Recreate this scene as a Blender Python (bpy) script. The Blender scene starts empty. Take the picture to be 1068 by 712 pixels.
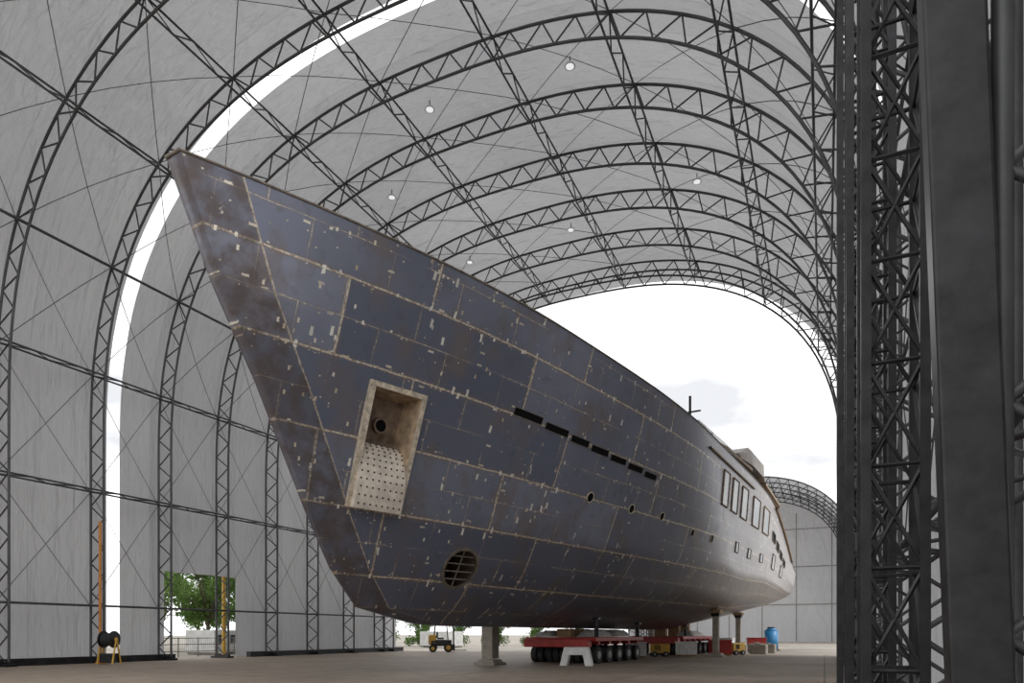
import bpy, math, random
import numpy as np
from mathutils import Vector, Matrix
random.seed(4)
ZOOM=None
SC=bpy.context.scene
COL=SC.collection
SC.view_settings.view_transform='Standard'
H=1.46; K=1.2
# ------------------------------------------------------------------ helpers
class Geo:
    def __init__(s): s.v=[]; s.f=[]; s.m=[]
    def add(s,vs,fs,mi=0):
        b=len(s.v); s.v+= [tuple(v) for v in vs]; s.f+=[tuple(i+b for i in f) for f in fs]; s.m+=[mi]*len(fs)
    def tube(s,p,q,r,n=6,mi=0,r2=None,caps=True):
        p=Vector(p);q=Vector(q);d=q-p
        if d.length<1e-6: return
        d.normalize(); a=Vector((0,0,1)) if abs(d.z)<.9 else Vector((1,0,0))
        u=d.cross(a).normalized(); w=d.cross(u); r2=r if r2 is None else r2
        vs=[p+(u*math.cos(2*math.pi*i/n)+w*math.sin(2*math.pi*i/n))*r for i in range(n)]
        vs+=[q+(u*math.cos(2*math.pi*i/n)+w*math.sin(2*math.pi*i/n))*r2 for i in range(n)]
        fs=[(i,(i+1)%n,n+(i+1)%n,n+i) for i in range(n)]
        if caps: fs+=[tuple(range(n))[::-1],tuple(range(n,2*n))]
        s.add(vs,fs,mi)
    def poly(s,pts,r,n=6,mi=0):
        for a,b in zip(pts[:-1],pts[1:]): s.tube(a,b,r,n,mi,caps=False)
    def box(s,c,d,mi=0,rot=None,taper=1.0):
        vs=[]
        for z in (-.5,.5):
            t=taper if z>0 else 1
            for x,y in ((-.5,-.5),(.5,-.5),(.5,.5),(-.5,.5)):
                v=Vector((x*d[0]*t,y*d[1]*t,z*d[2]))
                if rot is not None: v=rot@v
                vs.append(v+Vector(c))
        s.add(vs,[(0,3,2,1),(4,5,6,7),(0,1,5,4),(1,2,6,5),(2,3,7,6),(3,0,4,7)],mi)
    def make(s,name,mats,parent=None,smooth=False,label=None,bevel=0):
        me=bpy.data.meshes.new(name); me.from_pydata(s.v,[],s.f)
        if not isinstance(mats,(list,tuple)): mats=[mats]
        for m in mats: me.materials.append(m)
        if len(mats)>1: me.polygons.foreach_set('material_index',s.m)
        if smooth: me.polygons.foreach_set('use_smooth',[True]*len(me.polygons))
        me.update()
        o=bpy.data.objects.new(name,me); COL.objects.link(o)
        if parent: o.parent=parent
        if label: o['label']=label
        if bevel:
            b=o.modifiers.new('bev','BEVEL'); b.width=bevel; b.segments=2; b.limit_method='ANGLE'
        return o
def top(o,label,cat,group=None):
    o['label']=label; o['category']=cat
    if group: o['group']=group
    return o
def empty(name,loc,label,cat,rz=0,group=None):
    o=bpy.data.objects.new(name,None); COL.objects.link(o); o.location=loc; o.rotation_euler=(0,0,rz)
    o.empty_display_size=.3
    return top(o,label,cat,group)
def copy_thing(o,loc,rz=None,label=None):
    c=o.copy(); COL.objects.link(c); c.location=loc
    if rz is not None: c.rotation_euler=(0,0,rz)
    if label: c['label']=label
    for ch in o.children:
        d=ch.copy(); COL.objects.link(d); d.parent=c
    return c
def struct(o): o['kind']='structure'; return o
# ------------------------------------------------------------------ materials
class NT:
    def __init__(s,name):
        s.mat=bpy.data.materials.new(name); s.mat.use_nodes=True; s.t=s.mat.node_tree; s.t.nodes.clear()
        s.out=s.n('ShaderNodeOutputMaterial')
    def n(s,ty,**kw):
        nd=s.t.nodes.new(ty)
        for k,v in kw.items():
            if k.startswith('i_'): nd.inputs[k[2:].replace('_',' ')].default_value=v
            else: setattr(nd,k,v)
        return nd
    def l(s,a,b): s.t.links.new(a,b)
    def noise(s,scale,vec=None,detail=4,rough=.6,dist=0):
        nd=s.n('ShaderNodeTexNoise'); nd.inputs['Scale'].default_value=scale; nd.inputs['Detail'].default_value=detail
        nd.inputs['Roughness'].default_value=rough; nd.inputs['Distortion'].default_value=dist
        if vec is not None: s.l(vec,nd.inputs['Vector'])
        return nd.outputs['Fac']
    def ramp(s,fac,stops):
        nd=s.n('ShaderNodeValToRGB'); cr=nd.color_ramp
        while len(cr.elements)<len(stops): cr.elements.new(.5)
        for e,(p,c) in zip(cr.elements,stops):
            e.position=p; e.color=(c,c,c,1) if not isinstance(c,tuple) else (*c,1)
        s.l(fac,nd.inputs['Fac']); return nd.outputs['Color']
    def mix(s,fac,a,b,mode='MIX'):
        nd=s.n('ShaderNodeMix',data_type='RGBA',blend_type=mode)
        for sock,v in ((nd.inputs[0],fac),(nd.inputs[6],a),(nd.inputs[7],b)):
            if isinstance(v,(int,float)): sock.default_value=v
            elif isinstance(v,tuple): sock.default_value=(*v,1)
            else: s.l(v,sock)
        return nd.outputs[2]
    def math(s,op,a,b=0.0,clamp=False):
        nd=s.n('ShaderNodeMath',operation=op,use_clamp=clamp)
        for sock,v in ((nd.inputs[0],a),(nd.inputs[1],b)):
            if isinstance(v,(int,float)): sock.default_value=v
            else: s.l(v,sock)
        return nd.outputs[0]
    def mapping(s,vec,scale=(1,1,1),loc=(0,0,0)):
        nd=s.n('ShaderNodeMapping'); nd.inputs['Scale'].default_value=scale; nd.inputs['Location'].default_value=loc
        s.l(vec,nd.inputs['Vector']); return nd.outputs[0]
    def bsdf(s,color,rough=.6,metal=0.0,bump=None,bstr=.3,bdist=.05,spec=.5):
        b=s.n('ShaderNodeBsdfPrincipled'); b.inputs['Specular IOR Level'].default_value=spec
        for k,v in (('Base Color',color),('Roughness',rough),('Metallic',metal)):
            if isinstance(v,(int,float)): b.inputs[k].default_value=v
            elif isinstance(v,tuple): b.inputs[k].default_value=(*v,1)
            else: s.l(v,b.inputs[k])
        if bump is not None:
            bn=s.n('ShaderNodeBump'); bn.inputs['Strength'].default_value=bstr; bn.inputs['Distance'].default_value=bdist
            s.l(bump,bn.inputs['Height']); s.l(bn.outputs[0],b.inputs['Normal'])
        s.l(b.outputs[0],s.out.inputs[0]); return b
def simple(name,col,rough=.6,metal=0.,var=.25,scale=3.,spec=.5):
    t=NT(name); tc=t.n('ShaderNodeTexCoord').outputs['Object']
    nz=t.noise(scale,tc,6)
    c=t.mix(t.ramp(nz,[(.3,0.),(.7,1.)]),tuple(x*(1-var) for x in col),tuple(min(1,x*(1+var)) for x in col))
    t.bsdf(c,rough,metal,nz,.15,.02,spec); return t.mat
M={}
M['steel']=simple('galvanised_truss_steel',(.07,.072,.075),.5,.3,.35,1.5)
M['darksteel']=simple('dark_painted_steel',(.02,.02,.022),.4,.4,.6,4)
M['cable']=simple('cable_wire',(.09,.09,.09),.5,.2)
M['white']=simple('white_paint',(.62,.62,.6),.6,0,.15)
M['yellow']=simple('yellow_paint',(.5,.29,.03),.5,0,.2)
M['orange']=simple('orange_paint',(.5,.2,.04),.5,0,.2)
M['red']=simple('red_paint',(.34,.025,.02),.5,0,.3)
M['blue']=simple('blue_plastic',(.03,.2,.42),.4,0,.15)
M['black']=simple('black_rubber',(.012,.012,.012),.75,0,.3,8)
M['hub']=simple('wheel_hub',(.25,.24,.22),.5,.5)
M['wood']=simple('timber_block',(.3,.2,.1),.8,0,.35,6)
M['concrete']=simple('concrete_block',(.27,.24,.2),.85,0,.25)
M['alu']=simple('primed_aluminium',(.2,.19,.18),.45,.4,.35,2)
M['rustbare']=simple('bare_rusty_plate',(.3,.21,.14),.7,.1,.45,5)
M['rim']=simple('pale_ground_steel_rim',(.5,.43,.34),.55,.2,.45,6)
M['edge']=simple('plate_edge_steel',(.16,.135,.11),.6,.3,.4,5)
M['dark']=simple('dark_opening',(.006,.006,.007),.8,0,.2,3,.08)
M['glass']=simple('dark_glazing',(.035,.04,.045),.18,.1,.2)
M['tarp']=simple('white_tarpaulin',(.55,.53,.5),.6,0,.25,5)
M['grille']=simple('rusty_grille',(.06,.042,.032),.7,.3,.4,6)
M['bark']=simple('tree_bark',(.09,.065,.045),.9)
def weather():
    t=NT('weathered_light_plate'); tc=t.n('ShaderNodeTexCoord').outputs['Object']
    n1=t.noise(.9,tc,6,.65); n2=t.noise(4,tc,6,.7)
    br=t.n('ShaderNodeTexBrick'); t.l(t.mapping(tc,(1,1,1)),br.inputs['Vector'])
    for k,v in (('Scale',1.),('Mortar Size',.03),('Brick Width',1.8),('Row Height',1.1)): br.inputs[k].default_value=v
    c=t.mix(t.ramp(n1,[(.38,0.),(.62,1.)]),(.30,.28,.26),(.19,.155,.13))
    c=t.mix(t.ramp(n2,[(.5,0.),(.7,.7)]),c,(.27,.185,.12))
    c=t.mix(t.math('MULTIPLY',br.outputs['Fac'],.6),c,(.1,.075,.05))
    t.bsdf(c,.5,.2,n2,.2,.02); return t.mat
M['alulight']=weather()
def membrane():
    t=NT('fabric_membrane'); tc=t.n('ShaderNodeTexCoord').outputs['Object']
    nz=t.noise(.1,tc,2,.5); n2=t.noise(.6,t.mapping(tc,(1,2.0,.3)),2,.4,.5); n3=t.noise(2.0,t.mapping(tc,(.6,1.8,.3)),2,.5,1.0)
    c=t.mix(t.ramp(nz,[(.3,0.),(.7,1.)]),(.40,.40,.41),(.47,.47,.475))
    sp=t.n('ShaderNodeSeparateXYZ'); t.l(tc,sp.inputs[0])
    ym=t.math('MULTIPLY',sp.outputs[1],.4762)
    wn=t.n('ShaderNodeTexWhiteNoise',noise_dimensions='1D'); t.l(t.math('FLOOR',t.math('ADD',ym,.5)),wn.inputs['W'])
    c=t.mix(t.math('MULTIPLY',wn.outputs[0],.35),c,(.31,.31,.32))
    fr=t.math('ABSOLUTE',t.math('SUBTRACT',t.math('FRACT',ym),.5))
    seam=t.math('LESS_THAN',fr,.012)
    c=t.mix(t.math('MULTIPLY',seam,.3),c,(.27,.27,.28))
    d=t.n('ShaderNodeBsdfDiffuse'); tr=t.n('ShaderNodeBsdfTranslucent')
    t.l(c,d.inputs[0]); t.l(c,tr.inputs[0])
    bn=t.n('ShaderNodeBump'); bn.inputs['Strength'].default_value=1.0; bn.inputs['Distance'].default_value=.4
    hh=t.math('ADD',n2,t.math('MULTIPLY',n3,.4))
    t.l(hh,bn.inputs['Height']); t.l(bn.outputs[0],d.inputs['Normal']); t.l(bn.outputs[0],tr.inputs['Normal'])
    mx=t.n('ShaderNodeMixShader'); mx.inputs[0].default_value=.37
    t.l(d.outputs[0],mx.inputs[1]); t.l(tr.outputs[0],mx.inputs[2]); t.l(mx.outputs[0],t.out.inputs[0])
    return t.mat
M['mem']=membrane()
def floor_mat(name,base,slab=True):
    t=NT(name); tc=t.n('ShaderNodeTexCoord').outputs['Object']
    n1=t.noise(.12,tc,6); n2=t.noise(1.2,tc,8,.7); n3=t.noise(8,tc,6)
    c=t.mix(t.ramp(n1,[(.35,0.),(.65,1.)]),tuple(x*.75 for x in base),tuple(x*1.2 for x in base))
    c=t.mix(t.math('MULTIPLY',t.ramp(n2,[(.48,0.),(.66,1.)]),.6),c,tuple(x*.45 for x in base))
    c=t.mix(t.math('MULTIPLY',t.ramp(n3,[(.6,0.),(.7,1.)]),.3),c,tuple(min(1,x*1.9) for x in base))
    if slab:
        br=t.n('ShaderNodeTexBrick'); t.l(tc,br.inputs['Vector']); br.offset=0
        for k,v in (('Scale',1.),('Mortar Size',.035),('Mortar Smooth',.2),('Brick Width',6.),('Row Height',6.)): br.inputs[k].default_value=v
        c=t.mix(t.math('MULTIPLY',br.outputs['Fac'],.75),c,tuple(x*.25 for x in base))
    t.bsdf(c,.7,0,n2,.3,.02); return t.mat
M['floor']=floor_mat('worn_concrete_floor',(.24,.19,.145))
M['ground']=floor_mat('packed_gravel_ground',(.27,.24,.2),False)
def hull_mat():
    t=NT('mill_scale_hull_plate')
    uv=t.n('ShaderNodeUVMap',uv_map='plate').outputs[0]; uv2=t.n('ShaderNodeUVMap',uv_map='stem').outputs[0]
    tc=t.n('ShaderNodeTexCoord').outputs['Object']
    wob=t.n('ShaderNodeTexNoise'); wob.inputs['Scale'].default_value=1.3; t.l(uv,wob.inputs['Vector'])
    va=t.n('ShaderNodeVectorMath',operation='SCALE'); t.l(wob.outputs['Color'],va.inputs[0]); va.inputs['Scale'].default_value=.05
    vb=t.n('ShaderNodeVectorMath',operation='ADD'); t.l(uv,vb.inputs[0]); t.l(va.outputs[0],vb.inputs[1]); u=vb.outputs[0]
    def brick(w,h,mort,off,loc,sm=.2):
        b=t.n('ShaderNodeTexBrick'); t.l(t.mapping(u,(1,1,1),loc),b.inputs['Vector']); b.offset=off
        for k,v in (('Scale',1.),('Mortar Size',mort),('Mortar Smooth',sm),('Brick Width',w),('Row Height',h)): b.inputs[k].default_value=v
        b.inputs['Color1'].default_value=(0,0,0,1); b.inputs['Color2'].default_value=(1,1,1,1); b.inputs['Mortar'].default_value=(.5,.5,.5,1)
        return b
    b1=brick(6.5,1.95,.03,.37,(0,.4,0)); b1w=brick(6.5,1.95,.17,.37,(0,.4,0),1.)
    b2=brick(2.17,.975,.013,.5,(.3,.4,0)); b2w=brick(2.17,.975,.12,.5,(.3,.4,0),1.)
    n1=t.noise(.35,tc,4,.55); n2=t.noise(2.0,tc,6,.6); n3=t.noise(11,tc,5,.7); n4=t.noise(.55,uv,4); n5=t.noise(26,tc,3)
    n6=t.noise(.8,t.mapping(uv,(1,.6,1),(7,3,0)),5,.6)
    base=t.mix(b1.outputs['Color'],(.105,.118,.17),(.24,.255,.325))
    base=t.mix(t.math('MULTIPLY',b2.outputs['Color'],.3),base,(.18,.185,.22))
    base=t.mix(t.math('MULTIPLY',t.ramp(n1,[(.38,0.),(.66,1.)]),.55),base,(.11,.12,.165))
    base=t.mix(t.math('MULTIPLY',t.ramp(n6,[(.52,0.),(.66,1.)]),.6),base,(.18,.14,.12))
    base=t.mix(t.math('MULTIPLY',t.ramp(n2,[(.56,0.),(.74,1.)]),.35),base,(.065,.06,.068))
    base=t.mix(t.math('MULTIPLY',t.ramp(n3,[(.62,0.),(.74,1.)]),.22),base,(.34,.31,.28))
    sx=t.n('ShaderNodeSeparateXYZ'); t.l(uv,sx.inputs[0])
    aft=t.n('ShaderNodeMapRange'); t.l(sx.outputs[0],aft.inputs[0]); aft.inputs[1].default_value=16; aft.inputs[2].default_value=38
    base=t.mix(t.math('MULTIPLY',aft.outputs[0],.65),base,t.mix(t.ramp(n2,[(.4,0.),(.58,1.)]),(.12,.092,.075),(.28,.235,.195)))  # daylight on the aft hull painted into the base colour, as tan primer patches
    patch=t.ramp(n4,[(.40,0.),(.54,1.)])
    seamc=t.mix(t.ramp(n3,[(.38,0.),(.6,1.)]),(.28,.21,.145),(.68,.61,.5))
    halo=t.math('MULTIPLY',b1w.outputs['Fac'],t.ramp(n2,[(.38,0.),(.6,.65)]))
    base=t.mix(halo,base,(.21,.16,.13))
    base=t.mix(t.math('MULTIPLY',t.math('MULTIPLY',b2w.outputs['Fac'],patch),t.ramp(n3,[(.4,0.),(.6,.5)])),base,(.21,.165,.135))
    base=t.mix(b1.outputs['Fac'],base,seamc)
    base=t.mix(t.math('MULTIPLY',t.math('MULTIPLY',b2.outputs['Fac'],patch),t.ramp(n2,[(.38,.35),(.58,.9)])),base,seamc)
    s2=t.n('ShaderNodeSeparateXYZ'); t.l(uv2,s2.inputs[0])
    def line(x,c,w): return t.math('LESS_THAN',t.math('ABSOLUTE',t.math('SUBTRACT',x,c)),w)
    base=t.mix(t.math('MULTIPLY',line(s2.outputs[0],1.25,.03),.8),base,seamc)
    bowrust=t.math('MULTIPLY',t.math('LESS_THAN',s2.outputs[0],1.25),t.ramp(n2,[(.35,.15),(.6,.8)]))
    base=t.mix(bowrust,base,(.095,.072,.065))
    near=t.math('ADD',t.math('MULTIPLY',b1w.outputs['Fac'],1.),t.math('MULTIPLY',b2w.outputs['Fac'],patch),clamp=True)
    bowf=t.n('ShaderNodeMapRange'); t.l(s2.outputs[0],bowf.inputs[0]); bowf.inputs[1].default_value=20; bowf.inputs[2].default_value=0; bowf.inputs[3].default_value=.05; bowf.inputs[4].default_value=.14
    def marks(scale,map_,size,thr,gain,col,opac,loc):
        nonlocal base
        vo=t.n('ShaderNodeTexVoronoi',distance='CHEBYCHEV'); vo.inputs['Scale'].default_value=scale; t.l(t.mapping(u,map_,loc),vo.inputs['Vector'])
        sc=t.n('ShaderNodeSeparateColor'); t.l(vo.outputs['Color'],sc.inputs[0])
        sp=t.math('LESS_THAN',t.math('ADD',vo.outputs['Distance'],t.math('MULTIPLY',n5,.2)),size+.1)
        pk=t.math('GREATER_THAN',t.math('ADD',t.math('ADD',sc.outputs[0],t.math('MULTIPLY',near,gain)),bowf.outputs[0]),thr)
        base=t.mix(t.math('MULTIPLY',t.math('MULTIPLY',sp,pk),opac),base,t.mix(sc.outputs[1],col[0],col[1]))
    marks(1.7,(2.4,.9,1),.17,1.0,.48,((.84,.82,.72),(.6,.58,.54)),.92,(0,0,0))
    marks(2.2,(.8,2.4,1),.15,1.03,.46,((.76,.69,.56),(.5,.42,.34)),.88,(5,2,0))
    marks(3.6,(1.7,.9,1),.18,1.02,.46,((.84,.8,.68),(.5,.4,.28)),.88,(2,8,0))
    marks(8,(1,1.2,1),.18,1.06,.36,((.74,.66,.52),(.1,.07,.05)),.8,(9,1,0))
    hgt=t.math('ADD',t.math('MULTIPLY',b1.outputs['Fac'],.5),t.math('MULTIPLY',n1,.9))
    rough=t.math('ADD',.2,t.math('MULTIPLY',n2,.3))
    t.bsdf(base,rough,.42,hgt,.35,.06); return t.mat
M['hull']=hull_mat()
# ------------------------------------------------------------------ hangar profile
CX=-16.0; A_IN=17.0; Z0=11.3; B_IN=15.15; NE=2.5; DEP=1.0
def profile(off,n=None,cx=CX):
    pts=[(cx-A_IN,0.0),(cx-A_IN,Z0)]
    for i in range(1,240):
        th=math.pi-math.pi*i/240; c=math.cos(th); s=math.sin(th)
        pts.append((cx+A_IN*math.copysign(abs(c)**(2/NE),c),Z0+B_IN*abs(s)**(2/NE)))
    pts+=[(cx+A_IN,Z0),(cx+A_IN,0.0)]
    P=np.array(pts); d=np.r_[0,np.cumsum(np.hypot(*np.diff(P,axis=0).T))]
    n=n or 52
    t=np.linspace(0,d[-1],n*2+1); X=np.interp(t,d,P[:,0]); Z=np.interp(t,d,P[:,1])
    tx=np.gradient(X); tz=np.gradient(Z); L=np.hypot(tx,tz); nx=-tz/L; nz=tx/L
    nz[0]=nz[-1]=0; nx[0]=-1; nx[-1]=1
    return [(X[i]+nx[i]*off,Z[i]+nz[i]*off) for i in range(len(X))]
NP=52
pin=profile(0); pout=profile(DEP); pmem=profile(DEP+.14); pmem2=profile(DEP+.55); ppur=profile(DEP-.12); ppur2=profile(.15)
def rib(s,name,label,grp,cr=.064,wr=.038):
    e=empty(name,(CX,s,0),label,'roof truss',group=grp)
    for pr,nm in ((pin,'inner_chord'),(pout,'outer_chord')):
        g=Geo(); g.poly([(x-CX,0,z) for x,z in pr],cr,6); g.make(nm,M['steel'],e,True)
    g=Geo()
    for i in range(0,2*NP-1,2):
        a=(pin[i][0]-CX,0,pin[i][1]); b=(pout[i+1][0]-CX,0,pout[i+1][1]); c=(pin[i+2][0]-CX,0,pin[i+2][1])
        g.tube(a,b,wr,5,caps=False); g.tube(b,c,wr,5,caps=False)
    g.make('web_bracing',M['steel'],e,True)
    for x,z in (pin[0],pin[-1]):
        sg=-1 if x<CX else 1
        g=Geo(); g.box((x-CX+sg*.5,0,.06),(1.4,.5,.12)); g.box((x-CX+sg*.5,0,.16),(1.2,.14,.1)); g.make('base_plate',M['darksteel'],e)
    return e
RIBS=[5.1,9.5,13.9,18.3,22.7,26.6,30.6,34.7,38.7,42.8,46.8,48.1]
YEND=50.1
idx=[4,12,20,27,34,41,48,56,63,70,77,84,92,100]
pc=profile(DEP+.03)
for ri,s in enumerate(RIBS):
    e=rib(s,'roof_truss','curved lattice steel arch rib holding up the fabric shelter','arch ribs of the fabric shelter')
    if 2<=ri<len(RIBS)-2:
        g=Geo(); s1=RIBS[ri+1]
        for k0,k1 in zip(idx[:-1],idx[1:]):
            for (ya,yb) in ((0,s1-s),(s1-s,0)):
                n=4; pts=[]
                for j in range(n+1):
                    kk=k0+(k1-k0)*j/n; i0=int(kk); fr=kk-i0; i1=min(i0+1,2*NP)
                    pts.append((pc[i0][0]*(1-fr)+pc[i1][0]*fr-CX,ya+(yb-ya)*j/n,pc[i0][1]*(1-fr)+pc[i1][1]*fr))
                g.poly(pts,.018,4)
        o=g.make('cross_cable',M['cable'],e)
YL=RIBS[-1]
for k in idx:
    g1=Geo();g2=Geo()
    a=ppur[k];b=ppur2[k]
    g1.tube((a[0],5.1,a[1]),(a[0],YL,a[1]),.048,6); g1.tube((b[0],5.1,b[1]),(b[0],YL,b[1]),.048,6)
    for s0,s1 in zip(RIBS[:-1],RIBS[1:]):
        n=max(1,round((s1-s0)/1.0/2)*2)
        for j in range(n):
            y0=s0+(s1-s0)*j/n;y1=s0+(s1-s0)*(j+1)/n
            p,q=(a,b) if j%2==0 else (b,a)
            g2.tube((p[0],y0,p[1]),(q[0],y1,q[1]),.032,4,caps=False)
    e=g1.make('purlin_truss',M['steel'],None,True); top(e,'long straight lattice steel purlin tying the arch ribs together','purlin','purlins of the fabric shelter')
    g2.make('web_bracing',M['steel'],e,True)
YS=[-1,5.1]+RIBS[1:-1]+[YL,YEND]
def bulge(y):
    for a,b in zip(YS[:-1],YS[1:]):
        if a<=y<=b: 
            if b-a<3: return 0
            return math.sin(math.pi*(y-a)/(b-a))
    return 0
def rows(sa,sb):
    r={sa,sb}
    for a,b in zip(YS[:-1],YS[1:]):
        for j in range(6):
            y=a+(b-a)*j/6
            if sa+.15<y<sb-.15: r.add(y)
    return sorted(r)
def memb(name,k0,k1,segs,door=None):
    g=Geo()
    for (sa,sb) in segs:
        rr=rows(sa,sb)
        for y0,y1 in zip(rr[:-1],rr[1:]):
            f0,f1=bulge(y0),bulge(y1)
            P=lambda k,y,f:(pmem[k][0]*(1-f)+pmem2[k][0]*f,y,pmem[k][1]*(1-f)+pmem2[k][1]*f)
            for k in range(k0,k1):
                if door and door[0]-.01<=y0<door[1]-.01 and pmem[k][1]<door[2]: continue
                g.add([P(k,y0,f0),P(k,y1,f1),P(k+1,y1,f1),P(k+1,y0,f0)],[(0,1,2,3)])
    me_=g.make(name,M['mem'],None,True)
    import bmesh
    bm=bmesh.new(); bm.from_mesh(me_.data); bmesh.ops.remove_doubles(bm,verts=bm.verts,dist=.001); bm.to_mesh(me_.data); bm.free()
    return struct(me_)
KL=15; KR=2*NP-15
GA,GB=23.85,24.65
D0,D1=27.2,32.6
memb('ceiling',KL,KR,[(11.5,GA),(GB,YEND)])
memb('wall_right',KR,2*NP,[(-1,GA),(GB,YEND)])
memb('wall_left',0,KL,[(11.5,GA),(GB,D0),(D0,D1),(D1,YEND)],(D0,D1,4.4))
g=Geo(); g.box((CX-A_IN-.5,19.3,.17),(.35,15.7,.34)); g.box((CX-A_IN-.5,41.4,.17),(.35,17.4,.34)); struct(g.make('baseboard_left',M['darksteel']))
g=Geo(); g.box((CX+A_IN+.9,24.5,.17),(.35,50.5,.34)); struct(g.make('baseboard_right',M['darksteel']))
g=Geo(); g.box((CX,24.5,-.1),(A_IN*2+3.4,54,.2)); struct(g.make('floor',M['floor']))
g=Geo(); g.add([(-700,-300,-.03),(700,-300,-.03),(700,900,-.03),(-700,900,-.03)],[(0,1,2,3)]); struct(g.make('ground',M['ground']))
# near column
e=empty('steel_column',(.92,5.1,0),'heavy dark steel box column with welded plates beside the arch rib','column')
g=Geo(); tilt=Matrix.Rotation(-.035,3,'Y')
def tb(c,d): g.box(tilt@Vector(c),d,0,tilt)
tb((0,0,6),(.34,.26,12)); 
g.make('shaft',M['darksteel'],e,False,None,.02)
g=Geo(); g.box((0,0,.03),(.6,.5,.06)); g.make('base_plate',M['darksteel'],e)
def tower(x,y,w,d,ht,step,r,rot=0):
    e=empty('lattice_tower',(x,y,0),'dark upright square lattice steel tower with dense cross bracing','lattice tower',rot,'lattice towers by the wall')
    g=Geo(); C=[(-w/2,-d/2),(w/2,-d/2),(w/2,d/2),(-w/2,d/2)]
    for c in C: g.box((c[0],c[1],ht/2),(r*2,r*2,ht))
    g.make('corner_post',M['darksteel'],e)
    g=Geo(); n=int(ht/step)
    for i in range(n):
        z0=i*step+.1; z1=z0+step
        for j in range(4):
            a=C[j];b=C[(j+1)%4]
            g.tube((*a,z0),(*b,z1),r*.5,5,caps=False)
            if j==0: g.tube((*b,z0),(*a,z1),r*.5,5,caps=False)
            g.tube((*a,z1),(*b,z1),r*.5,5,caps=False)
    g.make('lattice_brace',M['darksteel'],e)
tower(.62,8.0,.5,.9,12,1.0,.045)
tower(.62,11.8,.55,.9,14,1.1,.055)
tower(.6,16.2,.6,.9,15,1.2,.06)
# ------------------------------------------------------------------ hull
itp=np.interp
ZS=([0,7,12,17,22,31,36,42,46,50],[9.5,9.05,8.56,8.36,8.38,8.4,8.2,6.5,5.2,4.8])
_x=np.linspace(0,50,501); _y=np.interp(_x,*ZS); _k=np.ones(41)/41; _yp=np.r_[_y[0]+(_y[0]-_y[1:21][::-1]),_y,_y[-1]-(_y[-21:-1][::-1]-_y[-1])]
ZS=(_x,np.convolve(_yp,_k,'valid'))
ZK=([0,30,38,44,50],[.25,.25,.9,1.6,2.4])
ST=([.25,.31,.73,1.72,3.04,5.7,7.46,9.5],[9,7.57,5.22,4.28,3.49,2.07,.97,0])
WW=([0,.03,.1,.2,.35,.6,1],[.4,1.6,3.5,4.5,5.0,5.2,5.25])
wx=np.linspace(0,1,101); wy=itp(wx,*WW); ker=np.ones(7)/7
wy=np.r_[wy[:3],np.convolve(wy,ker,'same')[3:-3],wy[-3:]]
def hullf(q,w):
    zs=itp(q,*ZS); zk=itp(q,*ZK); z=zk+(zs-zk)*w
    q0=itp(.25+9.25*w,*ST); Le=26-6*w; pw=1.6+.4*w
    u=np.clip((q-q0)/Le,0,1); f=1-(1-u)**pw
    b=.06+.16*w*w+itp(w,wx,wy)*f
    b=b*(1-.1*np.clip((q-35)/15,0,1)**2)
    return b,z
def hp(q,w,off=0.0,side=1):      # local metres on the port side
    b,z=hullf(q,w); 
    v=Vector((q*K,-float(b)*K,float(z)*K+H))
    if off:
        e=.05
        b1,z1=hullf(q+e,w); b2,z2=hullf(q,min(1,w+e)); b3,z3=hullf(q,max(0,w-e))
        du=Vector((e,-(float(b1)-float(b)),float(z1)-float(z))); dv=Vector((0,-(float(b2)-float(b3)),float(z2)-float(z3)))
        n=du.cross(dv).normalized()
        if n.y>0: n=-n
        v=v+n*off
    if side<0: v.y=-v.y
    return v
def zbot(q,p):
    ws=np.linspace(0,.5,300); b,z=hullf(np.full(300,q),ws); return float(np.interp(p,b,z))*K+H
yacht=empty('yacht_hull',(-14.06,11.38,0),'unfinished bare steel motor yacht hull with welded plates and raked bow','boat',math.radians(84.58))
NU,NW=440,170
wr=np.linspace(0,1,NW+1)**1.15; tt=np.linspace(0,1,NU+1)**1.35
Wg=np.tile(wr,(NU+1,1)); q0=itp(.25+9.25*Wg,*ST); Qg=q0+(50-q0)*tt[:,None]
Bg,Zg=hullf(Qg,Wg)
verts=[]
for sd in (-1,1):
    verts.append(np.stack([Qg*K,sd*Bg*K,Zg*K+H],-1).reshape(-1,3))
verts=np.concatenate(verts); nper=(NU+1)*(NW+1)
qc=(Qg[:-1,:-1]+Qg[1:,1:])/2; wc=(Wg[:-1,:-1]+Wg[1:,1:])/2
PQ=(4.42,5.72); PW=(.338,.655)
TC=(8.25,.193); TR=.6
zc_=(Zg[:-1,:-1]+Zg[1:,1:])/2
bT,zT=hullf(*TC)
hole=((qc>PQ[0])&(qc<PQ[1])&(wc>PW[0])&(wc<PW[1]))
hole2=((qc-TC[0])**2+((zc_-float(zT))*1.15)**2<TR**2)
ii,jj=np.meshgrid(np.arange(NU),np.arange(NW),indexing='ij')
a=ii*(NW+1)+jj
keepP=~(hole|hole2); keepS=np.ones_like(hole)
fP=np.stack([a,a+NW+1,a+NW+2,a+1],-1)[keepP]
fS=np.stack([a,a+1,a+NW+2,a+NW+1],-1)[keepS]+nper
faces=np.concatenate([fP,fS]).tolist()
for j in range(NW):
    faces.append([j,j+1,nper+j+1,nper+j])
    b0=NU*(NW+1); faces.append([b0+j,nper+b0+j,nper+b0+j+1,b0+j+1])
for i in range(NU): faces.append([i*(NW+1),nper+i*(NW+1),nper+(i+1)*(NW+1),(i+1)*(NW+1)])
me=bpy.data.meshes.new('hull'); me.from_pydata(verts.tolist(),[],faces)
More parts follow.
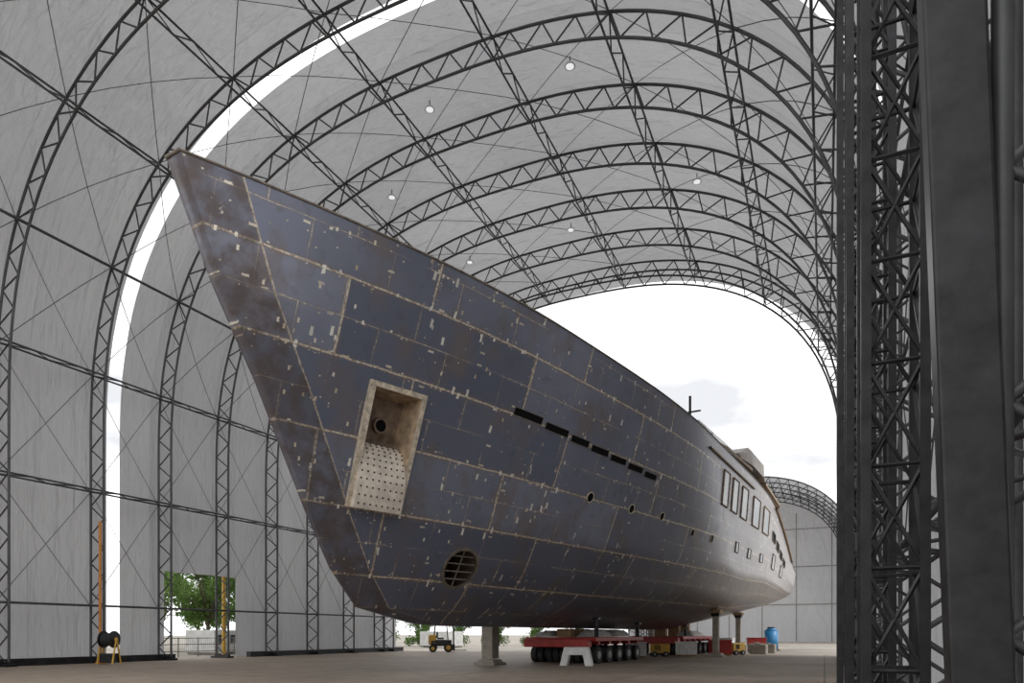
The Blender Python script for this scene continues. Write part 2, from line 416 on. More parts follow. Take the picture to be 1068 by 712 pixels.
U=np.concatenate([np.stack([Qg*K,Wg*10.6],-1).reshape(-1,2)]*2); U2=np.concatenate([np.stack([(Qg-q0)*K,Wg],-1).reshape(-1,2)]*2)
li=np.empty(len(me.loops),dtype=np.int32); me.loops.foreach_get('vertex_index',li)
for nm,arr in (('plate',U),('stem',U2)):
    l=me.uv_layers.new(name=nm); l.data.foreach_set('uv',arr[li].astype(np.float32).ravel())
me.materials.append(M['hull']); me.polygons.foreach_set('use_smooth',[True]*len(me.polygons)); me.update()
ho=bpy.data.objects.new('hull_shell',me); COL.objects.link(ho); ho.parent=yacht
g=Geo(); qs=np.r_[np.linspace(.4,12,30),np.linspace(12.5,50,60)]
row=[(hp(q,.93),hp(q,.93,0,-1)) for q in qs]
for r0,r1 in zip(row[:-1],row[1:]): g.add([r0[0],r1[0],r1[1],r0[1]],[(0,1,2,3)])
g.make('deck',M['alu'],yacht)
g=Geo()
for sd in (1,-1):
    pts=[hp(q,1.0,0,sd) for q in np.r_[0,qs]]; g.poly(pts,.035,6)
g.tube(hp(0,1.0),hp(0,1.0,0,-1),.05,6)
g.make('bulwark_cap',M['edge'],yacht,True)
# anchor pocket
e=bpy.data.objects.new('anchor_pocket',None); COL.objects.link(e); e.parent=yacht; e['label']='pale-rimmed recessed anchor pocket with perforated curved chute'
c00=hp(PQ[0],PW[0],.04);c10=hp(PQ[1],PW[0],.04);c01=hp(PQ[0],PW[1],.04);c11=hp(PQ[1],PW[1],.04)
nrm=(c10-c00).cross(c01-c00).normalized()
if nrm.y>0: nrm=-nrm
def PP(u,v,d): return c00*(1-u)*(1-v)+c10*u*(1-v)+c01*(1-u)*v+c11*u*v-nrm*d
g=Geo(); fw=.07; fh=.028
ring=[(-fw,-fh),(1+fw,-fh),(1+fw,1+fh),(-fw,1+fh)]; inn=[(.03,.01),(.97,.01),(.97,.985),(.03,.985)]
vs=[PP(u,v,-.10) for u,v in ring]+[PP(u,v,-.10) for u,v in inn]+[PP(u,v,.25) for u,v in ring]
fs=[]
for i in range(4):
    k=(i+1)%4; fs+=[(i,k,4+k,4+i),(i,8+i,8+k,k)]
g.add(vs,fs)
g.make('pocket_frame',M['rim'],e)
g=Geo()
M['pocketin']=simple('pocket_inner_plate',(.2,.145,.105),.6,.2,.5,3)  # back of the recess: its shade is put into the darker colour
M['pocketside']=simple('pocket_side_plate',(.38,.28,.19),.6,.2,.5,3)  # same plate made paler, painting in the light on the side walls
vs=[PP(u,v,-.10) for u,v in inn]+[PP(.12,.1,.9),PP(.9,.1,.9),PP(.9,.93,.75),PP(.12,.93,.75)]
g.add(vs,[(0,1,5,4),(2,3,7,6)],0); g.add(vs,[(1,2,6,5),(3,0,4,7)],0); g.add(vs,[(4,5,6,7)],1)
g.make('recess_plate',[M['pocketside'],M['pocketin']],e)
g=Geo(); g.tube(PP(.5,.7,.80),PP(.5,.7,.62),.24,20); g.tube(PP(.5,.7,.64),PP(.5,.7,.615),.18,20,1)
g.make('hawse_pipe',[M['pocketin'],M['dark']],e,False)
g=Geo(); NV=18
def chute(u,t):
    th=t*math.pi/2
    return PP(.0+.99*u,-.025+.56*math.sin(th),-.3+.98*(1-math.cos(th)))
nu=10
vs=[chute(i/nu,j/NV) for j in range(NV+1) for i in range(nu+1)]
g.add(vs,[(j*(nu+1)+i,j*(nu+1)+i+1,(j+1)*(nu+1)+i+1,(j+1)*(nu+1)+i) for j in range(NV) for i in range(nu)])
for uu in (0,1):
    vs=[chute(uu,j/NV) for j in range(NV+1)]+[PP(.0+.99*uu,-.025,.72)]
    g.add(vs,[(j,j+1,NV+1) for j in range(NV)])
vs=[chute(0,0),chute(1,0),PP(.99,-.025,.3),PP(.0,-.025,.3)]; g.add(vs,[(0,1,2,3)])
M['chute']=simple('chute_plate',(.6,.54,.46),.55,.15,.25,3)
g.make('chute_plate',M['chute'],e,True)
g=Geo()
for a_ in range(8):
    for b_ in range(11):
        p=chute((a_+.5+(.0 if b_%2 else .12))/8.1,(b_+.6)/12); g.tube(p+nrm*.02,p-nrm*.03,.028,8)
g.make('plug_weld',M['grille'],e)['kind']='stuff'
# thruster tunnel
e=bpy.data.objects.new('thruster_tunnel',None); COL.objects.link(e); e.parent=yacht; e['label']='round bow thruster tunnel with bar grille'
g=Geo();g2=Geo(); N=36
def tp(a,r,off):
    q=TC[0]+r*math.cos(a); z=float(zT)+r*math.sin(a)/1.1; w=(z-.25)/(float(itp(q,*ZS))-.25); return hp(q,w,off)
for i in range(N):
    a0=2*math.pi*i/N;a1=2*math.pi*(i+1)/N
    g.add([tp(a0,TR-.04,.03),tp(a1,TR-.04,.03),tp(a1,TR+.05,.03),tp(a0,TR+.05,.03)],[(0,1,2,3)])
    g.add([tp(a0,TR+.05,.03),tp(a1,TR+.05,.03),tp(a1,TR+.05,-.02),tp(a0,TR+.05,-.02)],[(0,1,2,3)])
    p0,p1=tp(a0,TR-.04,.03),tp(a1,TR-.04,.03)
    g2.add([p0,p1,p1+Vector((0,1.5,0)),p0+Vector((0,1.5,0))],[(0,1,2,3)])
g2.add([tp(2*math.pi*i/N,TR,.0)+Vector((0,1.2,0)) for i in range(N)],[tuple(range(N))])
g.make('tunnel_ring',M['edge'],e); g2.make('tunnel_wall',M['grille'],e)
g=Geo()
for f in (-.6,-.2,.2,.6):
    c=math.sqrt(1-f*f)
    g.tube(tp(math.atan2(f,c),TR,-.06),tp(math.atan2(f,-c),TR,-.06),.028,6)
g.tube(tp(math.pi/2,TR,-.06),tp(-math.pi/2,TR,-.06),.03,6)
g.make('grille_bar',M['edge'],e)
def patch(name,q0_,q1_,w0_,w1_,mat,off=.03,skew=0.0,frame=None,nq=6,nw=3,r=.035):
    g=Geo(); P=lambda u,v,o=off: hp(q0_+(q1_-q0_)*u+skew*v,w0_+(w1_-w0_)*v,o)
    vs=[P(i/nq,j/nw) for j in range(nw+1) for i in range(nq+1)]
    g.add(vs,[(j*(nq+1)+i,j*(nq+1)+i+1,(j+1)*(nq+1)+i+1,(j+1)*(nq+1)+i) for j in range(nw) for i in range(nq)],0)
    mats=[mat]
    if frame:
        loop=[P(i/nq,0) for i in range(nq+1)]+[P(1,j/nw) for j in range(1,nw+1)]+[P(1-i/nq,1) for i in range(1,nq+1)]+[P(0,1-j/nw) for j in range(1,nw+1)]
        g.poly(loop,r,5,1); mats.append(frame)
    return g.make(name,mats,yacht)
edges=[8.5,9.75,10.9,11.9,12.95,14.0,15.1,16.1]
for i in range(7):
    qa=edges[i]+.03;qb=edges[i+1]-.13
    wa=.707+(qa-8.55)*(.66-.707)/8.1
    patch('mooring_slot',qa,qb,wa-.012,wa+.012,M['dark'],.012,0,M['edge'],6,1,.012)
def porthole(q,w,r=.16):
    g=Geo(); n=18
    rr=[]
    for i in range(n):
        a=2*math.pi*i/n; qq=q+r*math.cos(a); ww=w+r*math.sin(a)/8.4; rr.append(hp(qq,ww,.015))
    g.add(rr,[tuple(range(n))],0); g.poly(rr+[rr[0]],.025,5,1)
    return g.make('porthole',[M['dark'],M['rim']],yacht)
for q,w in ((12.6,.517),(15.0,.517),(17.15,.523),(20.1,.49),(22.4,.49)): porthole(q,w)
for qa,qb in ((23.0,24.1),(24.9,26.1),(27.0,28.4),(29.9,31.8),(33,34.8)):
    patch('saloon_window',qa,qb,.69,.885,M['glass'],.03,.25,M['rustbare'],3,3,.045)
for qa,qb in ((26.5,27.1),(29.5,30.2),(33.,33.8),(37.,37.9),(40.5,41.3)):
    patch('hull_window',qa,qb,.47,.53 if qa<36 else .6,M['glass'],.03,0,M['edge'],2,2,.03)
for i in range(4):
    patch('mooring_slot',36.5+i*1.6,37.5+i*1.6,.70-.02*i,.78-.02*i,M['dark'],.03,0,M['edge'],2,2,.03)
def loft(name,secs,mat,parent=yacht,bev=.0,smooth=False):
    g=Geo(); n=6; vs=[]
    for (q,hb,zb,ht,zt) in secs:
        c=.25*(zt-zb)
        for (p,z) in ((-hb,zb),(-(hb*.25+ht*.75)-.0,zt-c),(-ht+c*.8,zt),(ht-c*.8,zt),((hb*.25+ht*.75),zt-c),(hb,zb)):
            vs.append((q*K,p*K,z*K+H))
    fs=[]
    for k in range(len(secs)-1):
        for i in range(n): 
            j=(i+1)%n; fs.append((k*n+i,(k+1)*n+i,(k+1)*n+j,k*n+j))
    fs+=[tuple(range(n)),tuple(range((len(secs)-1)*n,len(secs)*n))[::-1]]
    g.add(vs,fs); return g.make(name,mat,parent,smooth,None,bev)
loft('wheelhouse',[(22.5,3.2,8.0,2.4,9.0),(24.2,3.9,8.0,3.5,10.3),(26.5,4.3,8.0,4.0,10.9),(31,4.4,8.0,4.1,11.0),(37,4.4,8.0,4.0,10.7),(39,4.2,8.0,3.8,9.8)],M['alu'])
loft('bridge_wing',[(29,5.0,9.3,4.9,9.6),(30.5,5.3,9.2,5.25,10.2),(34,5.3,9.2,5.25,10.2),(36,5.0,9.1,4.9,9.8)],M['alulight'])
loft('deck_overhang',[(22,4.9,8.75,4.8,8.9),(25,5.2,8.75,5.2,8.95),(30,5.4,8.75,5.4,8.95)],M['rustbare'])
loft('aft_deckhouse',[(36,4.7,7.2,4.6,9.2),(40,4.6,6.0,4.5,8.4),(44,4.4,4.8,4.2,6.5)],M['alulight'])
loft('deck_overhang',[(34,5.4,8.75,5.4,8.95),(41,5.1,8.7,5.1,8.9),(43,4.7,8.6,4.7,8.8)],M['rustbare'])
loft('deck_overhang',[(40,5.2,6.5,5.2,6.75),(48,4.8,6.4,4.8,6.65),(49.5,4.4,6.3,4.4,6.55)],M['alulight'])
loft('wheelhouse_windscreen',[(24.0,3.84,9.0,3.6,9.6),(26.3,4.3,9.2,4.12,10.4),(29.2,4.4,9.2,4.16,10.4)],M['glass'])
loft('swim_platform',[(49.5,4.4,3.3,4.3,3.6),(51.3,4.2,3.3,4.1,3.6)],M['rustbare'])
for (q,p) in ((44.5,4.6),(46.5,4.5),(48.5,4.3)):
    for sg in (-1,1):
        g=Geo(); g.tube((q*K,sg*p*K,4.9*K+H),(q*K,sg*p*K,6.5*K+H),.07,8); g.make('stanchion',M['edge'],yacht,True)
g=Geo(); B=lambda q,p,z:(q*K,-p*K,z*K+H)
g.tube(B(30,2,10.8),B(30,2,13.4),.09,8); g.tube(B(30,1.4,12.5),B(30,2.6,12.5),.06,6); g.tube(B(30,2,11.6),B(30.6,2,11.6),.12,6); g.tube(B(30,2.5,10.8),B(30,2,12),.05,6)
g.make('mast',M['darksteel'],yacht)
g=Geo(); pts=[hp(q,1.0,.06) for q in np.linspace(37,46,14)]
g.poly(pts,.09,8); g.make('rub_rail',M['rustbare'],yacht,True)
g=Geo(); pts=[hp(q,.93,.05) for q in np.linspace(20.5,30,14)]
g.poly(pts,.055,8); g.make('rub_rail',M['rustbare'],yacht,True)
# ------------------------------------------------------------------ supports
RZ=math.radians(84.58); Rm=Matrix.Rotation(RZ,3,'Z')
def BW(q,p,z=0): v=Rm@Vector((q,-p,0)); return Vector((-14.06+v.x,11.38+v.y,z))
def keel_stand(q,p,label,w=.55,pw=.6):
    ht=zbot(q/K,abs(p)/K)-.03; o=empty('keel_stand',BW(q,p),label,'boat stand',RZ,'stands under the hull')
    g=Geo(); g.box((0,0,.06),(w*1.8,w*1.8,.12)); g.box((0,0,.19),(w*1.5,w*1.5,.14),0,None,.8); g.make('base',M['concrete'],o)
    g=Geo(); g.box((0,0,(ht-.45)/2+.2),(w*pw,w*pw,ht-.65)); g.make('post',M['concrete'],o)
    g=Geo(); g.box((0,0,ht-.32),(w*max(.75,pw),w*max(.75,pw),.22),0,None,1.3); g.make('head',M['darksteel'],o)
    g=Geo(); g.box((0,0,ht-.105),(w*1.35,w*1.2,.21)); g.make('timber_pad',M['wood'],o)
keel_stand(17.4,-1.95,'squat grey pillar stand with timber pad under the keel',.62,.95)
keel_stand(34,4.6,'tall grey pillar stand with timber pad under the bilge',.6)
keel_stand(46,3.5,'tall grey pillar stand with timber pad under the bilge',.6)
keel_stand(44,-3,'tall grey pillar stand with timber pad under the bilge',.6)
def prop(q,p,z0):
    o=empty('bilge_prop',BW(q,p,z0),'dark adjustable steel prop bracing the bilge from the trailer','prop',RZ,'bilge props')
    zt=zbot(q/K,abs(p)/K)-z0-.04
    g=Geo(); g.tube((0,0,0),(0,0,zt*.6),.11,10); g.make('outer_tube',M['darksteel'],o)
    g=Geo(); g.tube((0,0,zt*.6),(0,0,zt-.06),.07,10); g.make('inner_tube',M['steel'],o)
    g=Geo(); g.box((0,0,zt-.03),(.3,.3,.06)); g.make('head_plate',M['darksteel'],o)
def trailer(q,p,nax,label):
    L=nax*1.4; o=empty('modular_transporter',BW(q,p),label,'heavy trailer',RZ,'self-propelled transporters')
    g=Geo(); g.box((L/2,0,1.2),(L,3.9,.2)); g.box((L/2,0,1.0),(L-.3,.9,.25))
    for i in range(nax): g.box((i*1.4+.7,0,1.02),(.25,3.7,.16))
    g.make('deck_frame',M['red'],o,False,None,.02)
    g=Geo(); g.box((-.32,.0,1.02),(.6,3.5,.42)); g.make('power_pack',M['red'],o,False,None,.04)
    first=None
    for i in range(nax):
        for y in (-1.5,-.6,.6,1.5):
            if first is None:
                g=Geo()
                for dy in (-.19,.19):
                    g.tube((0,dy-.14,0),(0,dy+.14,0),.42,20,0); g.tube((0,dy-.15,0),(0,dy+.15,0),.2,12,1)
                first=g.make('wheel_pair',[M['black'],M['hub']],o); w=first
            else:
                w=first.copy(); COL.objects.link(w); w.parent=o
            w.location=(i*1.4+.7,y,.42)
    f2=None
    for i in range(nax):
        for y in (-1.05,1.05):
            if f2 is None:
                g=Geo(); g.box((0,0,0),(.22,.18,.6)); f2=g.make('suspension_leg',M['darksteel'],o); w=f2
            else:
                w=f2.copy(); COL.objects.link(w); w.parent=o
            w.location=(i*1.4+.7,y,.75)
trailer(20.9,.0,5,'red multi-axle transporter carrying the hull on black tyres')
trailer(36.0,0,6,'red multi-axle transporter carrying the aft hull')
def cradle(q,p,L=4.2):
    g=Geo(); zt=zbot(q/K,max(0,abs(p)-.2)/K); ht=max(.1,zt-1.31-.03)
    g.box((0,0,ht/2),(.5,L,ht)); o=g.make('timber_bearer',M['wood'],None,False,None,.02); o.location=BW(q,p,1.31); o.rotation_euler=(0,0,RZ)
    top(o,'stout timber bearer between transporter deck and keel','timber beam','bearers on the transporter')
for q in (21.6,23.5,25.6,27.4): cradle(q,0,.8)
for q in (37.2,40.4,43): cradle(q,0,.8)
prop(21.2,1.85,1.31); prop(27.3,1.8,1.31); prop(37,1.8,1.31)
def tarp(q,p,L,W,hh,label):
    g=Geo(); n=14;m=8; rnd=random.Random(q)
    vs=[]
    for i in range(n+1):
        for j in range(m+1):
            x=(i/n-.5)*L; y=(j/m-.5)*W; edge=min(i,n-i)/2.5; e2=min(j,m-j)/1.5
            z=hh*min(1,edge,e2)*(.75+.25*rnd.random()); vs.append((x,y,z))
    g.add(vs,[(i*(m+1)+j,(i+1)*(m+1)+j,(i+1)*(m+1)+j+1,i*(m+1)+j+1) for i in range(n) for j in range(m)])
    o=g.make('tarpaulin',M['tarp'],None,True); o.location=BW(q,p,1.32); o.rotation_euler=(0,0,RZ); top(o,label,'tarpaulin','tarpaulins on the transporter')
tarp(22.9,1.05,2.6,1.1,.38,'crumpled white tarpaulin draped over the transporter deck')
tarp(22.2,-1.1,2.2,1.1,.36,'crumpled white tarpaulin draped over the transporter deck')
tarp(25.7,1.05,2.2,1.1,.4,'crumpled white tarpaulin draped over the transporter deck')
tarp(40.5,1.2,3.6,1.3,.4,'crumpled white tarpaulin draped over the transporter deck')
g=Geo()
outl=[(-.75,0),(-.42,0),(-.32,.5),(.32,.5),(.42,0),(.75,0),(.55,.86),(-.55,.86)]
n=len(outl); g.add([(x,-.32,z) for x,z in outl]+[(x,.32,z) for x,z in outl],[(0,1,2,7),(2,3,6,7),(3,4,5,6),(n+7,n+2,n+1,n),(n+7,n+6,n+3,n+2),(n+6,n+5,n+4,n+3)]+[(i,n+i,n+(i+1)%n,(i+1)%n) for i in range(n)])
o=g.make('trestle',M['white'],None,False,None,.02); o.location=(-10.4,29.9,0); o.rotation_euler=(0,0,math.radians(10)); top(o,'white painted steel trestle with splayed legs on the floor','trestle')
def block(x,y,lab='pale concrete block resting on the floor'):
    g=Geo(); g.box((0,0,.35),(1.2,.6,.7)); g.box((0,0,.75),(.35,.2,.1)); o=g.make('concrete_block',M['concrete'],None,False,None,.04); o.location=(x,y,0); o.rotation_euler=(0,0,random.uniform(-.3,.6)); top(o,lab,'concrete block','loose concrete blocks')
for x,y in ((-5.7,51.8),(-4.4,53.1),(-6.3,55),(-4.0,56),(-5.0,58.2),(-6.9,50.6)): block(x,y)
def crate(x,y,s,mat,lab):
    o=empty('storage_box',(x,y,0),lab,'storage box',random.uniform(-.3,.6),'storage boxes under the stern')
    g=Geo(); g.box((0,0,.12+s/2),(s*1.5,s,s)); g.make('box_body',mat,o,False,None,.03)
    g=Geo(); g.box((0,0,.14+s),(s*1.56,s*1.06,.06)); g.make('lid',mat,o)
    g=Geo(); g.box((0,-s*.3,.06),(s*1.4,.12,.12)); g.box((0,s*.3,.06),(s*1.4,.12,.12)); g.make('skid',M['wood'],o)
for x,y,s,m,l in ((-8.2,45.2,.8,'white','white lidded storage box on wooden skids'),(-6.4,47.6,.9,'red','red lidded storage box on wooden skids'),(-10.6,41.5,.8,'white','white lidded storage box on wooden skids'),(-6.9,53,1.0,'white','white lidded storage box on wooden skids'),(-5.2,60.5,1.0,'red','red lidded storage box on wooden skids')): crate(x,y,s,M[m],l)
o=empty('water_tank',(-4.4,66,0),'blue plastic upright tank with black lid','tank')
g=Geo(); g.tube((0,0,.1),(0,0,1.75),.6,24); g.tube((0,0,1.75),(0,0,2.0),.6,24,0,.3); g.make('tank_body',M['blue'],o,True)
g=Geo(); g.tube((0,0,2.0),(0,0,2.1),.32,20); g.make('lid',M['black'],o)
g=Geo(); g.box((0,0,.05),(1.5,1.5,.1)); g.make('pallet',M['wood'],o)
def gen(x,y,rz,s=.7):
    o=empty('generator_set',(x,y,0),'yellow wheeled generator with dark louvres parked under the hull','generator',rz,'yellow generators')
    o.scale=(s,s,s)
    g=Geo(); g.box((0,0,.85),(1.9,1.0,.9)); g.make('housing',M['yellow'],o,False,None,.06)
    g=Geo(); 
    for i in range(5): g.box((-.5+i*.12,-.51,.9),(.06,.03,.5))
    g.make('louvre',M['black'],o)
    g=Geo(); g.box((0,0,.35),(2.1,.9,.12)); g.tube((1.0,0,.35),(1.7,0,.4),.04,6); g.make('chassis',M['darksteel'],o)
    for xx in (-.55,.55):
        for yy in (-.5,.5):
            g=Geo(); g.tube((xx,yy-.08,.28),(xx,yy+.08,.28),.28,16,0); g.tube((xx,yy-.09,.28),(xx,yy+.09,.28),.12,10,1); g.make('wheel',[M['black'],M['hub']],o)
gen(-9.6,43.6,.4,.65); gen(-5.6,49.4,1.0,.65)
def forklift(x,y,rz):
    o=empty('forklift',(x,y,0),'yellow and black counterbalance forklift with overhead guard','forklift',rz)
    g=Geo(); g.box((0,0,.75),(1.7,1.1,.5)); g.make('chassis',M['darksteel'],o,False,None,.08)
    g=Geo(); g.box((-.7,0,1.0),(.6,1.1,.8)); g.make('counterweight',M['yellow'],o,False,None,.08)
    g=Geo()
    for xx in (-.6,.55):
        for yy in (-.48,.48): g.tube((xx,yy,1.0),(xx*.8,yy*.9,2.2),.04,6)
    g.box((-.02,0,2.22),(1.2,1.0,.06)); g.make('overhead_guard',M['black'],o)
    g=Geo(); g.box((-.05,0,1.1),(.5,.55,.14)); g.box((-.32,0,1.4),(.12,.5,.5)); g.make('seat',M['black'],o)
    g=Geo()
    for yy in (-.35,.35): g.box((1.0,yy,1.2),(.12,.1,2.2))
    for z in (.3,1.2,2.25): g.box((1.0,0,z),(.08,.7,.1))
    g.make('mast',M['darksteel'],o)
    for yy in (-.3,.3):
        g=Geo(); g.box((1.55,yy,.15),(1.0,.12,.05)); g.box((1.08,yy,.4),(.05,.12,.5)); g.make('fork',M['darksteel'],o)
    for xx,r in ((.6,.38),(-.65,.3)):
        for yy in (-.5,.5):
            g=Geo(); g.tube((xx,yy-.13,r),(xx,yy+.13,r),r,18,0); g.tube((xx,yy-.14,r),(xx,yy+.14,r),r*.5,12,1); g.make('wheel',[M['black'],M['yellow']],o)
forklift(-28.3,48.0,.5)
o=empty('hose_reel_stand',(-31.6,22.0,0),'yellow and black hose reel on a small frame beside the wall','hose reel',.3)
g=Geo()
for xx in (-.4,.4): g.tube((xx,-.3,0),(xx,0,1.3),.04,6); g.tube((xx,.3,0),(xx,0,1.3),.04,6)
g.tube((-.45,0,1.2),(.45,0,1.2),.05,8); g.make('frame',M['yellow'],o)
g=Geo(); g.tube((-.25,0,1.2),(.25,0,1.2),.32,18); g.make('hose_coil',M['black'],o)
g=Geo(); g.tube((-.3,0,1.2),(-.25,0,1.2),.42,18); g.tube((.25,0,1.2),(.3,0,1.2),.42,18); g.make('reel_flange',M['darksteel'],o)
g=Geo(); g.box((0,.05,.3),(.7,.5,.45)); g.make('pump_housing',M['darksteel'],o)
g=Geo(); g.tube((0,0,0),(0,0,7),.07,10); g.box((0,0,.04),(.3,.3,.08)); o=g.make('marker_post',M['orange']); o.location=(-32.4,22.1,0); top(o,'tall slim orange painted post beside the wall','post')
def leafmat():
    t=NT('tree_leaves'); tc=t.n('ShaderNodeTexCoord').outputs['Object']; c=t.mix(t.noise(1.5,tc,4),(.045,.10,.03),(.2,.3,.09))
    d=t.n('ShaderNodeBsdfDiffuse'); tr=t.n('ShaderNodeBsdfTranslucent'); t.l(c,d.inputs[0]); t.l(c,tr.inputs[0])
    mx=t.n('ShaderNodeMixShader'); mx.inputs[0].default_value=.4; t.l(d.outputs[0],mx.inputs[1]); t.l(tr.outputs[0],mx.inputs[2]); t.l(mx.outputs[0],t.out.inputs[0]); return t.mat
M['leaf']=leafmat()
def make_tree(name,loc,ht,rad,seed,lo,label,cat,group,leaf=.2,nl=4200):
    rnd=random.Random(seed); o=empty(name,loc,label,cat,group=group)
    g=Geo(); g.tube((0,0,0),(0,0,ht*.45),.16*ht/8,8,0,.11*ht/8)
    cl=[]
    for i in range(18):
        a=rnd.uniform(0,6.28); r=rad*rnd.uniform(.15,.85); z=ht*rnd.uniform(lo,.9)
        c=Vector((r*math.cos(a),r*math.sin(a),z)); cl.append((c,min(rad*rnd.uniform(.22,.4),z+.05))); g.tube((0,0,min(z,ht*rnd.uniform(.2,.45))),c,.05*ht/8,6,0,.02)
    g.make('trunk',M['bark'],o)
    g=Geo(); vs=[];fs=[]
    for i in range(nl):
        c,r=rnd.choice(cl); d=Vector((rnd.gauss(0,1),rnd.gauss(0,1),rnd.gauss(0,1))).normalized()*r*rnd.random()**.4
        p=c+d; u=Vector((rnd.gauss(0,1),rnd.gauss(0,1),rnd.gauss(0,1))).normalized(); w=u.orthogonal().normalized(); s=leaf*rnd.uniform(.6,1.3)
        b=len(vs); vs+=[p-u*s,p+w*s*.5,p+u*s,p-w*s*.5]; fs.append((b,b+1,b+2,b+3))
    g.add(vs,fs); g.make('foliage',M['leaf'],o); return o
tr=make_tree('tree',(-46.5,41,0),9,3.6,1,.3,'leafy green broadleaf tree standing outside the shelter','tree','trees outside the shelter')
for (x,y) in ((-49,49.5),(-60,47),(-62,57),(-72,62)): copy_thing(tr,(x,y,0),random.uniform(0,6))
bu=make_tree('bush',(-49.9,70.6,0),3.6,2.2,5,.15,'dense green bush growing beside the yard','bush','bushes along the yard',.14,2600)
for (x,y) in ((-45.6,72.6),(-41.2,74.6),(-36.8,76.6),(-32.4,78.6),(-28,80.4),(-42.5,43.5),(-43.2,47.9)): copy_thing(bu,(x,y,0),random.uniform(0,6))
o=empty('site_cabin',(-41,37.2,0),'white portable site cabin with dark windows on blocks','cabin',.2)
g=Geo(); g.box((0,0,.95),(2.4,4.4,1.6)); g.make('cabin_body',M['white'],o,False,None,.04)
for y in (-1.4,0,1.4):
    g=Geo(); g.box((1.21,y,1.1),(.04,.8,.6)); g.make('window',M['glass'],o)
g=Geo(); g.box((0,-1.9,.07),(2.2,.4,.14)); g.box((0,1.9,.07),(2.2,.4,.14)); g.make('support_block',M['concrete'],o)
o=copy_thing(o,(-38.6,65.5,0),1.3)
g=Geo()
for i in range(8): g.tube((0,i*1.5,0),(0,i*1.5,1.25),.04,6)
for z in (.35,.8,1.2): g.tube((0,0,z),(0,10.5,z),.03,6)
for i in range(70): g.tube((0,i*.15,.3),(0,i*.15,1.2),.01,4)
o=g.make('yard_fence',M['hub']); o.location=(-37.2,27.5,0); top(o,'low galvanised steel rail fence outside the doorway','fence')
g=Geo(); g.tube((0,0,0),(0,0,5.5),.12,10); g.box((0,0,.06),(.5,.5,.12)); o=g.make('yellow_post',M['yellow']); o.location=(-34.9,32.0,0); top(o,'tall yellow painted steel post outside the doorway','post')
# lamps
o=None
for (k,y) in ((43,32.6),(50,28.5),(60,28.5),(66,36.7),(54,40.7),(44,40.7)):
    x,z=pin[k]; dz=.5
    if o is None:
        o=empty('pendant_lamp',(x,y,z+dz),'small round white high-bay lamp close under the roof','lamp',group='high-bay lamps')
        g=Geo(); g.tube((0,0,0),(0,0,.1),.24,20,0,.18); g.make('reflector',M['white'],o)
        g=Geo(); g.tube((0,0,.1),(0,0,.45),.025,6); g.make('hanger',M['steel'],o)
        t=NT('lamp_glow'); em=t.n('ShaderNodeEmission'); em.inputs[1].default_value=.8; t.l(em.outputs[0],t.out.inputs[0])
        g=Geo(); g.tube((0,0,-.02),(0,0,.0),.18,20); g.make('diffuser',t.mat,o)
    else: copy_thing(o,(x,y,z+dz))
# ------------------------------------------------------------------ second shelter
S2=122; DX=3.2-(CX+A_IN)
e=empty('distant_shelter',(CX+DX,S2,0),'second white fabric arch shelter with lattice ribs beyond the opening','shelter')
p3=profile(1.6)
for s in (0,4.5,9,13.5):
    g=Geo()
    for pr in (pin,p3): g.poly([(x-CX,s,z) for x,z in pr],.10,5)
    for i in range(0,2*NP-1,2):
        a=(pin[i][0]-CX,s,pin[i][1]); b=(p3[i+1][0]-CX,s,p3[i+1][1]); c=(pin[i+2][0]-CX,s,pin[i+2][1]); g.tube(a,b,.06,4,caps=False); g.tube(b,c,.06,4,caps=False)
    g.make('arch_rib',M['steel'],e)
g=Geo(); p4=profile(1.75)
for a,b in zip(p4[:-1],p4[1:]): g.add([(a[0]-CX,-.3,a[1]),(a[0]-CX,16,a[1]),(b[0]-CX,16,b[1]),(b[0]-CX,-.3,b[1])],[(0,1,2,3)])
g.make('cover_membrane',M['mem'],e,True)
g=Geo(); g.add([(x-CX,16,z) for x,z in p4],[tuple(range(len(p4)))]); g.make('end_wall',M['mem'],e)
g=Geo()
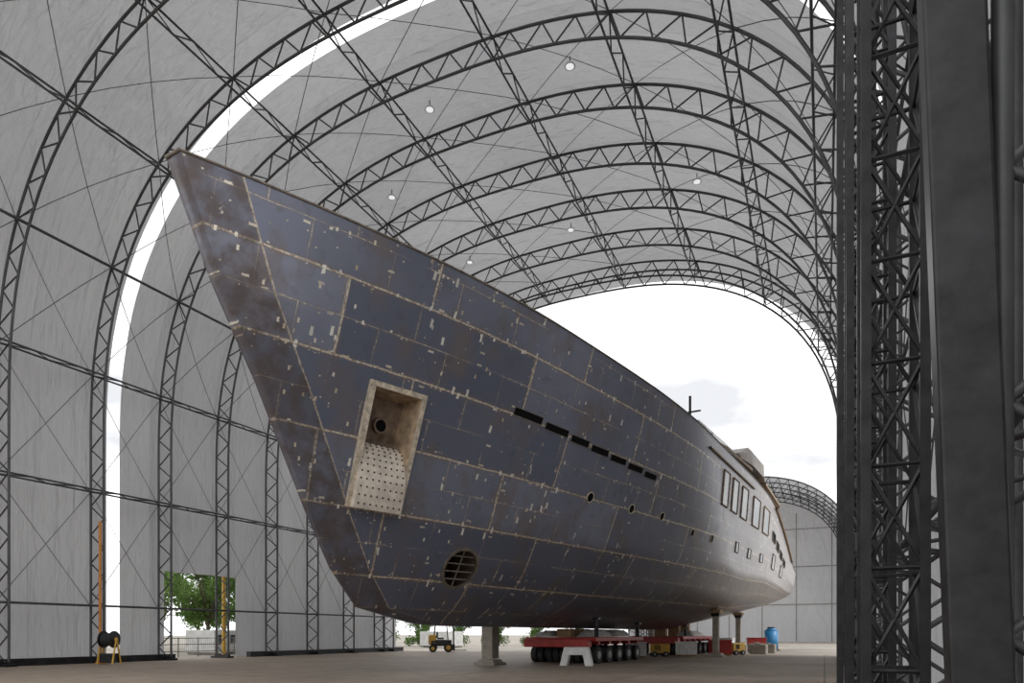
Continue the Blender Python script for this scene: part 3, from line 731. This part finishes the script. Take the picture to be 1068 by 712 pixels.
for x in range(-15,18,6): g.tube((x,15.8,0),(x,15.8,24),.08,5)
for z in (7,14,21): g.tube((-18,15.8,z),(18,15.8,z),.07,5)
g.make('end_wall_frame',M['hub'],e)
# ------------------------------------------------------------------ world, sun, camera
w=bpy.data.worlds.new('overcast_sky'); SC.world=w; w.use_nodes=True; nt=w.node_tree; nt.nodes.clear()
tc=nt.nodes.new('ShaderNodeTexCoord'); mp=nt.nodes.new('ShaderNodeMapping'); mp.inputs['Scale'].default_value=(1,1,2.6); mp.inputs['Location'].default_value=(.35,.2,.3)
nz=nt.nodes.new('ShaderNodeTexNoise'); nz.inputs['Scale'].default_value=3.2; nz.inputs['Detail'].default_value=6
rp=nt.nodes.new('ShaderNodeValToRGB'); rp.color_ramp.elements[0].position=.36; rp.color_ramp.elements[0].color=(.47,.48,.50,1); rp.color_ramp.elements[1].position=.54; rp.color_ramp.elements[1].color=(1,1,1,1)
bg=nt.nodes.new('ShaderNodeBackground'); bg.inputs[1].default_value=1.85; ow=nt.nodes.new('ShaderNodeOutputWorld')
nt.links.new(tc.outputs['Generated'],mp.inputs[0]); nt.links.new(mp.outputs[0],nz.inputs['Vector']); nt.links.new(nz.outputs['Fac'],rp.inputs[0]); nt.links.new(rp.outputs[0],bg.inputs[0]); nt.links.new(bg.outputs[0],ow.inputs[0])
sd=bpy.data.lights.new('sun','SUN'); sd.energy=1.6; sd.angle=math.radians(18); so=bpy.data.objects.new('sun',sd); COL.objects.link(so)
so.rotation_euler=Vector((-.75,-.1,-.9)).to_track_quat('-Z','Y').to_euler()
cd=bpy.data.cameras.new('camera'); cam=bpy.data.objects.new('camera',cd); COL.objects.link(cam); SC.camera=cam
cd.sensor_width=36; cd.lens=24; cd.shift_y=305/1068; cd.clip_end=2000; cd.clip_start=.05
cam.location=(0,0,H); cam.rotation_euler=(math.radians(90),0,math.radians(24.6))
if ZOOM:
    x,y,m=ZOOM
    cd.lens=24*m; cd.shift_x=(x-534)/1068*m; cd.shift_y=(661-y)/1068*m
